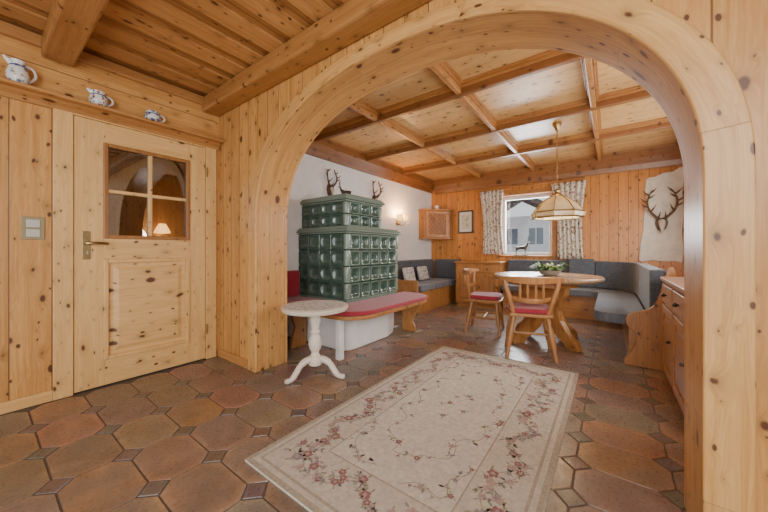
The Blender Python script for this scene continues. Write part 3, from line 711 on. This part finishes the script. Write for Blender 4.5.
# ------------------------------------------------------------------ window
w=bpy.data.objects.new('window_1',None); C.objects.link(w); w.location=((WX0+WX1)/2,YF+.16,WZ0); w['kind']='structure'
ww=(WX1-WX0)/2; wh=WZ1-WZ0
bm=BM()
for a in ((-ww,0,-ww+.06,wh),(ww-.06,0,ww,wh),(-ww+.06,0,ww-.06,.06),(-ww+.06,wh-.06,ww-.06,wh)): box(bm,a[0],-.03,a[1],a[2],.04,a[3])
obj('window_frame',bm,'white',w,bevel=.005)
bm=BM(); box(bm,-ww+.055,.0,.055,ww-.055,.006,wh-.055); obj('glass_pane',bm,'glass',w)
bm=BM(); box(bm,-ww-.06,-.21,-.012,ww+.06,-.031,.01); obj('window_sill',bm,'furnX',w,bevel=.004)
bm=BM()
for a in ((-ww-.07,-.06,-ww,wh+.07),(ww,-.06,ww+.07,wh+.07),(-ww,wh,ww,wh+.07)): box(bm,a[0],-.182,a[1],a[2],-.161,a[3])
obj('window_casing',bm,'furnZ',w,bevel=.004)
# curtains
t=thing('curtain_rod','wooden curtain rod above the window carrying the two floral curtains','curtain rod',(-1.2,5.82,2.195))
bm=BM(); tube(bm,[(-.85,0,0),(.85,0,0)],.013,12); obj('rod',bm,'furnX',t,smooth=True)
for s in (-1,1):
    bm=BM(); ball(bm,(s*.87,0,0),.025); obj('finial',bm,'furnX',t,smooth=True)
    bm=BM(); box(bm,s*.7-.01,0,-.012,s*.7+.01,.128,.012); obj('bracket',bm,'furnX',t)
def curtain(x0,x1,x0b,x1b,z0,z1,label):
    bm=BM(); N=60; K=14; g=[]
    for j in range(K+1):
        v=j/K; row=[]
        pinch=1-.18*math.sin(v*PI)
        for i in range(N+1):
            u=i/N; a=x0b+(x1b-x0b)*u; b=x0+(x1-x0)*u; x=a+(b-a)*v; xm=((x0+x1)/2+(x0b+x1b)/2)/2; x=xm+(x-xm)*pinch
            row.append(bm.verts.new((x,5.82+.022*math.sin(u*2*PI*6+math.sin(v*3)*.4),z0+(z1-z0)*v)))
        g.append(row)
    for j in range(K):
        for i in range(N): bm.faces.new((g[j][i],g[j][i+1],g[j+1][i+1],g[j+1][i]))
    o=obj('curtain',bm,'curtain',smooth=True); s=o.modifiers.new('s','SOLIDIFY'); s.thickness=.003
    tag(o,label,'curtain','curtains at the window')
curtain(-2.02,-1.58,-1.96,-1.56,.97,2.168,'left floral curtain hanging beside the framed picture')
curtain(-.80,-.30,-.70,-.34,.90,2.168,'right floral curtain hanging between window and pine wall')
# outside
t=thing('neighbour_house','white rendered neighbouring house with dark roof seen through the window','house',(-3.4,15,-1.5))
bm=BM(); box(bm,-4,0,0,1.6,6,4.1); obj('wall',bm,'render',t)
bm=BM(); prism(bm,[(-4.6,3.7),(-1.2,5.7),(2.3,3.7),(2.3,3.95),(-1.2,6.0),(-4.6,3.95)],'y',-.6,6.3); obj('roof',bm,'roof',t)
for x,z in ((-.3,2.75),(.75,2.75),(-1.6,2.75),(.2,.9)):
    bm=BM(); box(bm,x-.35,-.03,z,x+.35,-.002,z+.85); wf=obj('window_frame',bm,'white',t)
    bm=BM(); box(bm,x-.29,-.04,z+.06,x-.02,-.031,z+.79); box(bm,x+.02,-.04,z+.06,x+.29,-.031,z+.79); obj('pane',bm,'hwin',wf)
bm=BM(); box(bm,-30,6.4,-1.6,20,60,-1.5); gr=struct(obj('ground_outside',bm,'snow'))
# ------------------------------------------------------------------ cabinets
def cabinet(name,label,loc,rz,W,D,H,cols,top='furnX'):
    t=thing(name,label,'cabinet',loc,rz)
    bm=BM(); box(bm,0,.01,.05,W,D,H-.035); obj('body',bm,'furnZ',t,bevel=.003)
    bm=BM(); box(bm,.02,.03,0,W-.02,D,.0499); obj('plinth',bm,'furnX',t)
    bm=BM(); box(bm,-.02,-.02,H-.0349,W+.02,D,H); obj('cabinet_top',bm,top,t,bevel=.008)
    cw=W/cols
    for c in range(cols):
        x0,x1=c*cw+.02,(c+1)*cw-.02
        z0,z1=H-.20,H-.055
        bm=BM(); box(bm,x0,-.012,z0,x1,.0095,z1); d=obj('drawer',bm,'furnZ',t,bevel=.006)
        bm=BM(); ball(bm,((x0+x1)/2,-.03,(z0+z1)/2),.014); tube(bm,[((x0+x1)/2,-.01,(z0+z1)/2),((x0+x1)/2,-.03,(z0+z1)/2)],.006); obj('knob',bm,'bronze',d,smooth=True)
        z0,z1=.08,H-.225
        bm=BM()
        for a in ((x0,z0,x0+.055,z1),(x1-.055,z0,x1,z1),(x0+.055,z0,x1-.055,z0+.06),(x0+.055,z1-.06,x1-.055,z1)): box(bm,a[0],-.012,a[1],a[2],.0095,a[3])
        d=obj('door',bm,'furnZ',t,bevel=.005)
        xm=(x0+x1)/2; hw=(x1-x0)/2-.055
        bm=BM(); box(bm,xm-hw,0.0,z0+.06,xm+hw,.009,z1-.06)
        P=[(xm-hw+.02,z0+.08),(xm+hw-.02,z0+.08),(xm+hw-.02,z1-.12)]+[(xm+(hw-.02)*math.cos(k*PI/8),z1-.12+.04*math.sin(k*PI/8)) for k in range(1,8)]+[(xm-hw+.02,z1-.12)]
        prism(bm,P,'y',-.008,-.0001); obj('door_panel',bm,'chair',d,bevel=.006)
        bm=BM(); ball(bm,(x1-.03,-.028,(z0+z1)/2+.05),.012); tube(bm,[(x1-.03,-.01,(z0+z1)/2+.05),(x1-.03,-.028,(z0+z1)/2+.05)],.005); obj('knob',bm,'bronze',d,smooth=True)
    return t
cabinet('low_cabinet','low pine cabinet with drawers against the far wall left of the window',(-2.37,5.48,0),0,.82,.465,.84,2)
cabinet('sideboard','pine sideboard with carved doors beside the right side of the arch',(.36,3.42,0),-PI/2,1.05,.46,.83,2)
# ------------------------------------------------------------------ benches
def cush(parent,name,a,mat,b=.03):
    bm=BM(); box(bm,*a); return obj(name,bm,mat,parent,bevel=b,seg=4)
t=thing('corner_bench','grey upholstered corner bench with pine base in the far left corner','bench',(-3.12,5.94,0))
def rel(t,a): 
    l=t.location; return (a[0]-l.x,a[1]-l.y,a[2],a[3]-l.x,a[4]-l.y,a[5])
bm=BM(); box(bm,*rel(t,(-3.12,4.32,.0,-2.52,5.94,.36))); obj('bench_base',bm,'furnZ',t,bevel=.004)
bm=BM(); box(bm,*rel(t,(-3.12,4.28,.0,-2.50,4.318,.55))); obj('end_panel',bm,'furnZ',t,bevel=.02)
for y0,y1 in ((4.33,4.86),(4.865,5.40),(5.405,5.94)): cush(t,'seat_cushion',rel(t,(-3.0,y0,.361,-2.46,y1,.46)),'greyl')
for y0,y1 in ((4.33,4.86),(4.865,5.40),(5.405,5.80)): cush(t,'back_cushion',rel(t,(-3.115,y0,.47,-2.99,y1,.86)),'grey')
cush(t,'back_cushion',rel(t,(-2.98,5.81,.465,-2.42,5.93,.86)),'grey')
for y,l in ((4.62,'patterned light scatter cushion on the left corner bench, nearer the stove'),(5.12,'patterned light scatter cushion on the left corner bench, nearer the corner')):
    bm=BM(); M=Matrix.Translation((-2.875,y,.61))@Matrix.Rotation(math.radians(-15),4,'Y'); box(bm,-.03,-.17,-.13,.03,.17,.13,M=M)
    tag(obj('scatter_cushion',bm,'pillow',bevel=.028,seg=4),l,'cushion','scatter cushions on the left bench')
RC=.64; YE=3.605
def path_pt(s,off,R=RC):
    xa,xc=-1.5,.40-R; L1=xc-xa; L2=R*PI/2
    if s<=L1: return (xa+s,5.935-off)
    if s<=L1+L2:
        a=PI/2-(s-L1)/R; return (xc+(R-off)*math.cos(a),5.935-R+(R-off)*math.sin(a))
    return (.40-off,5.935-R-(s-L1-L2))
LT=(.40-RC+1.5)+RC*PI/2+(5.935-RC-YE)
def sweep(bm,s0,s1,o0,o1,z0,z1,l,rnd=False):
    n=max(2,int((s1-s0)/.06)); A=[path_pt(s0+(s1-s0)*k/n,o0) for k in range(n+1)]; B=[path_pt(s0+(s1-s0)*k/n,o1) for k in range(n+1)]
    if rnd:   # rounded front corner at the open end
        rr=.16; x=B[-1][0]; y=B[-1][1]; B=[b for b in B if not (abs(b[0]-x)<.01 and b[1]<y+rr)]
        B+=[(x+rr-rr*math.cos(k*PI/12),y+rr-rr*math.sin(k*PI/12)) for k in range(7)]
    prism(bm,[(p[0]-l.x,p[1]-l.y) for p in A+B[::-1]],'z',z0,z1)
t=thing('corner_bench','long blue grey upholstered corner bench wrapping around the round dining table','bench',(.40,5.94,0)); l=t.location
bm=BM(); box(bm,*rel(t,(-1.50,5.50,0,.40,5.94,.355))); box(bm,*rel(t,(0.14,3.61,0,.40,5.499,.355))); obj('bench_base',bm,'furnX',t,bevel=.004)
bm=BM(); box(bm,*rel(t,(.411,3.60,0,.45,5.94,.84))); obj('back_panel',bm,'furnZ',t,bevel=.004)
for k in range(3):
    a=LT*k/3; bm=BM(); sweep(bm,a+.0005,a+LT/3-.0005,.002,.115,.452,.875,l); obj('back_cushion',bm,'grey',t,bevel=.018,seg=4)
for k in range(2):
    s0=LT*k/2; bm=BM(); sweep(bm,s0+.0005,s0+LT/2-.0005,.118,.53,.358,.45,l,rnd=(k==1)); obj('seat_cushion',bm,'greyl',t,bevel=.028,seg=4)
bm=BM()
Pc=smoothpts([(x,0,z) for x,z in ((.455,.84),(.44,.90),(.41,.89),(.38,.80),(.35,.66),(.31,.56),(.25,.51),(.17,.48),(.12,.43),(.13,.36),(.18,.30),(.19,.21),(.15,.12),(.11,.05),(.11,.0))],3)
P=[(.455,0)]+[(p.x,p.z) for p in Pc]
prism(bm,[(x-l.x,z) for x,z in P],'y',3.56-l.y,3.598-l.y); obj('end_panel',bm,'furnZ',t,bevel=.008)
bm=BM(); M=Matrix.Translation((-.36,5.74,.78))@Matrix.Rotation(math.radians(-10),4,'X'); box(bm,-.17,-.05,-.15,.17,.0,.13,M=M)
tag(obj('scatter_cushion',bm,'grey',bevel=.03,seg=4),'dark grey scatter cushion leaning on the far bench back by the antlers','cushion')
# ------------------------------------------------------------------ table
TX,TY=-.61,3.98; TR=.57
t=thing('dining_table','round wooden dining table on curved plank legs in front of the bench','table',(TX,TY,0))
bm=BM(); lathe(bm,[(.02,.70),(TR-.05,.70),(TR-.015,.71),(TR,.728),(TR,.744),(TR-.012,.758),(.02,.758)],seg=64); obj('table_top',bm,'table',t,smooth=True)
bm=BM(); prism(bm,[(.36*math.cos(k*PI/4+PI/8),.36*math.sin(k*PI/4+PI/8)) for k in range(8)],'z',.64,.6995); obj('apron',bm,'furnX',t,bevel=.006)
for k in range(4):
    a=k*PI/2+math.radians(-37); M=Matrix.Rotation(a,4,'Z'); bm=BM()
    P=[(.02,.639),(.32,.639),(.30,.56),(.24,.48),(.21,.38),(.24,.27),(.33,.16),(.43,.085),(.46,.03),(.46,0),(.31,0),(.29,.04),(.20,.09),(.09,.17),(.04,.26),(.02,.36)]
    prism(bm,P,'y',-.034,.034,M=M); obj('leg',bm,'furnZ',t,bevel=.008)
bm=BM(); lathe(bm,[(.02,.2),(.05,.22),(.03,.26),(.03,.6),(.05,.63),(.02,.639)]); obj('column',bm,'furnZ',t,smooth=True)
# plant
t=thing('centrepiece_plant','low bowl of green leaves and white flowers on the dining table','plant',(TX+.05,TY-.02,.7585))
bm=BM(); lathe(bm,[(.06,0),(.09,.01),(.12,.05),(.125,.06),(.115,.06),(.02,.05)]); obj('bowl',bm,'clay',t,smooth=True)
bm=BM()
for k in range(170):
    a=RND.random()*6.28; l=RND.uniform(.06,.22); e=RND.uniform(.1,1.); u=Vector((math.cos(a),math.sin(a),0)); s=Vector((-u.y,u.x,0))*.016
    b=u*RND.uniform(0,.06)+Vector((0,0,.05)); m_=b+u*l*.55+Vector((0,0,l*.55*e)); e_=b+u*l+Vector((0,0,l*.4*e-.01))
    v=[bm.verts.new(p) for p in (b,m_+s,e_,m_-s)]; bm.faces.new((v[0],v[1],v[2],v[3]))
obj('foliage',bm,'leaf',t)
for k in range(9):
    a=RND.random()*6.28; r=RND.uniform(.02,.13); bm=BM(); ball(bm,(r*math.cos(a),r*math.sin(a),RND.uniform(.1,.14)),.015,sc=(1,1,.6),seg=8); obj('blossom',bm,'petal',t,smooth=True)
# ------------------------------------------------------------------ chairs
def make_chair(label):
    t=thing('dining_chair',label,'chair',(0,0,0),0,'wooden dining chairs at the round table')
    bm=BM(); P=[(-.19,-.19),(.19,-.19),(.235,.12),(.215,.19),(.13,.215),(-.13,.215),(-.215,.19),(-.235,.12)]
    prism(bm,P,'z',.40,.432); obj('seat',bm,'chair',t,bevel=.008)
    bm=BM(); prism(bm,[(x*.94,y*.94) for x,y in P],'z',.4325,.48); obj('seat_cushion',bm,'red',t,bevel=.018,seg=3)
    for sx in (-1,1):
        for y0,y1 in ((.15,.20),(-.14,-.21)):
            bm=BM(); A=Vector((sx*.15,y0,.3995)); B=Vector((sx*.215,y1,0))
            pts=[A+(B-A)*f for f in (0,.10,.18,.3,.5,.68,.78,.88,1)]
            tube(bm,pts,[.02,.023,.016,.025,.028,.023,.016,.019,.015],10)
            for v in bm.verts: v.co.z=max(v.co.z,.001)
            obj('leg',bm,'chair',t,smooth=True)
    for sx in (-1,1):
        bm=BM(); tube(bm,[(sx*.185,.175,.2),(sx*.185,0,.2),(sx*.185,-.175,.2)],[.01,.015,.01]); obj('stretcher',bm,'chair',t,smooth=True)
    bm=BM(); tube(bm,[(-.18,0,.2),(0,0,.2),(.18,0,.2)],[.01,.015,.01]); obj('stretcher',bm,'chair',t,smooth=True)
    M=Matrix.Translation((0,-.165,.44))@Matrix.Rotation(math.radians(9),4,'X')@Matrix.Translation((0,0,-.44))
    for sx in (-1,1):
        bm=BM(); pts=[M@Vector((sx*x,y,z)) for x,y,z in ((.155,0,.42),(.175,.0,.52),(.20,.008,.61),(.225,.02,.69),(.235,.03,.755))]
        tube(bm,pts,[.024,.021,.025,.021,.022],10); obj('back_post',bm,'chair',t,smooth=True)
    def rail(name,hw,zc,h,arch,dy,bow=.10):
        bm=BM(); n=16; rings=[]
        for i in range(n+1):
            u=-1+2*i/n; x=hw*u; y=bow*u*u-.055+dy; z=zc+arch*math.cos(u*PI/2); hh=h*(.6+.4*math.cos(u*PI/2))
            rings.append([bm.verts.new(M@Vector((x,y+a,z+b))) for a,b in ((-.016,-hh),(.016,-hh),(.016,hh),(-.016,hh))])
        for A,B in zip(rings,rings[1:]):
            for k in range(4): bm.faces.new((A[k],A[(k+1)%4],B[(k+1)%4],B[k]))
        bm.faces.new(rings[0]); bm.faces.new(rings[-1]); return obj(name,bm,'chair',t,bevel=.008)
    rail('top_rail',.285,.760,.036,.016,0,.13)
    rail('middle_rail',.20,.585,.022,-.010,.0)
    for x in (-.10,-.035,.035,.10):
        bm=BM(); y=.10*(x/.27)**2-.055
        tube(bm,[M@Vector((x,y,.575)),M@Vector((x,y,.66)),M@Vector((x,y,.75))],[.008,.014,.008],8); obj('spindle',bm,'chair',t,smooth=True)
    return t
ch=make_chair('wooden dining chair with red seat pad, its back to the rug')
ch.location=(-.66,3.37,0); ch.rotation_euler=(0,0,math.radians(16))
dup(ch,(-1.30,3.96,0),math.radians(-80),'wooden dining chair with red seat pad at the left end of the table')
# ------------------------------------------------------------------ pendant
LX,LY=-.50,4.10
t=thing('pendant_lamp','cream glass and brass pendant lamp hanging over the dining table','lamp',(LX,LY,1.43))
bm=BM()
pr=[(.262,.0),(.272,.06),(.262,.066),(.19,.165),(.10,.235),(.05,.262),(.045,.258),(.095,.228),(.182,.158),(.254,.06),(.262,.054),(.254,.0)]
lathe(bm,pr,seg=8); bmesh.ops.delete(bm,geom=[f for f in bm.faces if len(f.verts)==8],context='FACES_ONLY'); obj('lamp_shade',bm,'shade',t)
for k in range(8):
    a=2*PI*k/8; u=Vector((math.cos(a),math.sin(a),0)); bm=BM(); tube(bm,[u*r+Vector((0,0,z)) for r,z in ((.264,0),(.275,.06),(.265,.069),(.192,.168),(.102,.238),(.05,.265))],.006,6); obj('rib',bm,'brass',t)
for r,z,q in ((.264,0.,.010),(.274,.062,.008)):
    bm=BM(); pts=[(r*math.cos(2*PI*k/8),r*math.sin(2*PI*k/8),z) for k in range(9)]; tube(bm,pts,q,6); obj('rim',bm,'brass',t)
bm=BM(); lathe(bm,[(.01,.262),(.055,.266),(.05,.285),(.025,.30),(.03,.32),(.012,.34),(.005,.35)]); obj('cap',bm,'brass',t,smooth=True)
bm=BM(); zt=CB-1.43-.002
zz=.35
while zz<zt-.08:
    k=int(zz/.026)%2
    P=[(.008*math.cos(q*PI/5)*(1-k),.008*math.cos(q*PI/5)*k,zz+.018+.018*math.sin(q*PI/5)) for q in range(11)]
    tube(bm,P,.0028,5); zz+=.027
obj('chain',bm,'brass',t)
bm=BM(); lathe(bm,[(.01,zt-.09),(.02,zt-.08),(.05,zt-.01),(.05,zt-.001),(.01,zt)]); obj('ceiling_rose',bm,'brass',t,smooth=True)
bm=BM(); ball(bm,(0,0,.13),.03); tube(bm,[(0,0,.15),(0,0,.262)],.014); obj('bulb',bm,'bulb',t,smooth=True)
ld=bpy.data.lights.new('pendant_light','POINT'); ld.energy=13; ld.color=(1,.76,.48); ld.shadow_soft_size=.05
lo=bpy.data.objects.new('pendant_light',ld); C.objects.link(lo); lo.location=(LX,LY,1.48)
# ------------------------------------------------------------------ hide + antlers
bm=BM()
Pk=[(.35,.90),(.38,.875),(.50,.90),(.62,.885),(.74,.895),(.82,.87),(.835,1.05),(.815,1.3),(.835,1.55),(.82,1.85),(.84,2.12),(.83,2.22),(.79,2.215),(.72,2.17),(.62,2.165),(.53,2.12),(.47,2.12),(.43,2.09),(.42,1.95),(.44,1.75),(.405,1.55),(.40,1.35),(.37,1.15)]
prism(bm,Pk,'y',YF-.02,YF-.001); tag(obj('wall_hide',bm,'hide',bevel=.006),'tall cream hide backing behind the large antlers on the far wall','hide')
trophy('antler_trophy','large brown stag antlers with pale skull mounted on the cream hide',(.60,YF-.022,1.45),0,.80,7,plaque=True,r=.021,sk=1.05,ps=.9,am='antlerl')
# sideboard items
t=thing('porcelain_bowl','white porcelain bowl on the sideboard at the arch','bowl',(.52,3.05,.8305))
bm=BM(); lathe(bm,[(.035,0),(.045,.008),(.085,.05),(.095,.07),(.09,.07),(.07,.04),(.02,.015)]); obj('body',bm,'porc',t,smooth=True)
t=thing('candle_jar','small clay candle jar on the sideboard beside the bowl','candle',(.50,3.28,.8305))
bm=BM(); lathe(bm,[(.03,0),(.035,.005),(.035,.07),(.03,.07),(.028,.05)]); obj('jar',bm,'clay',t,smooth=True)
bm=BM(); lathe(bm,[(.026,.051),(.026,.06),(.004,.062),(.002,.08)]); obj('candle',bm,'petal',t,smooth=True)
# ------------------------------------------------------------------ lights
def area(name,loc,rot,sx,sy,e,col):
    l=bpy.data.lights.new(name,'AREA'); l.shape='RECTANGLE'; l.size=sx; l.size_y=sy; l.energy=e; l.color=col
    o=bpy.data.objects.new(name,l); C.objects.link(o); o.location=loc; o.rotation_euler=rot
def look(loc,tgt): return (Vector(tgt)-Vector(loc)).to_track_quat('-Z','Y').to_euler()
p=(.6,-1.6,2.0); area('fill_light_front',p,look(p,(-1.6,2.2,1.0)),1.8,1.2,74,(1,.98,.95))  # added fill lamp behind the camera, brightens the front room
p=(-.3,-1.7,.5); area('ceiling_fill_front',p,look(p,(-1.3,1.0,2.5)),1.6,1.0,38,(1,.97,.93))  # added low lamp aimed upwards, lifts the dark front ceiling
p=(.92,4.2,1.6); area('fill_light_dining',p,look(p,(-2.2,4.0,1.2)),1.8,.9,50,(1,.98,.95))  # added fill at the hidden right wall, no real fitting there
p=(.75,1.86,1.3); area('ceiling_fill_dining',p,look(p,(-1.2,4.4,2.6)),.7,.9,50,(1,.97,.93))  # added lamp out of view behind the right pier, brightens the back ceiling
p=(-1.23,6.5,1.7); area('window_daylight',p,look(p,(-1.2,3.5,.6)),.9,1.1,110,(.9,.96,1))
w=bpy.data.worlds.new('world'); SC.world=w; w.use_nodes=True
bg=w.node_tree.nodes['Background']; bg.inputs[0].default_value=(.92,.96,1,1); bg.inputs[1].default_value=1.08
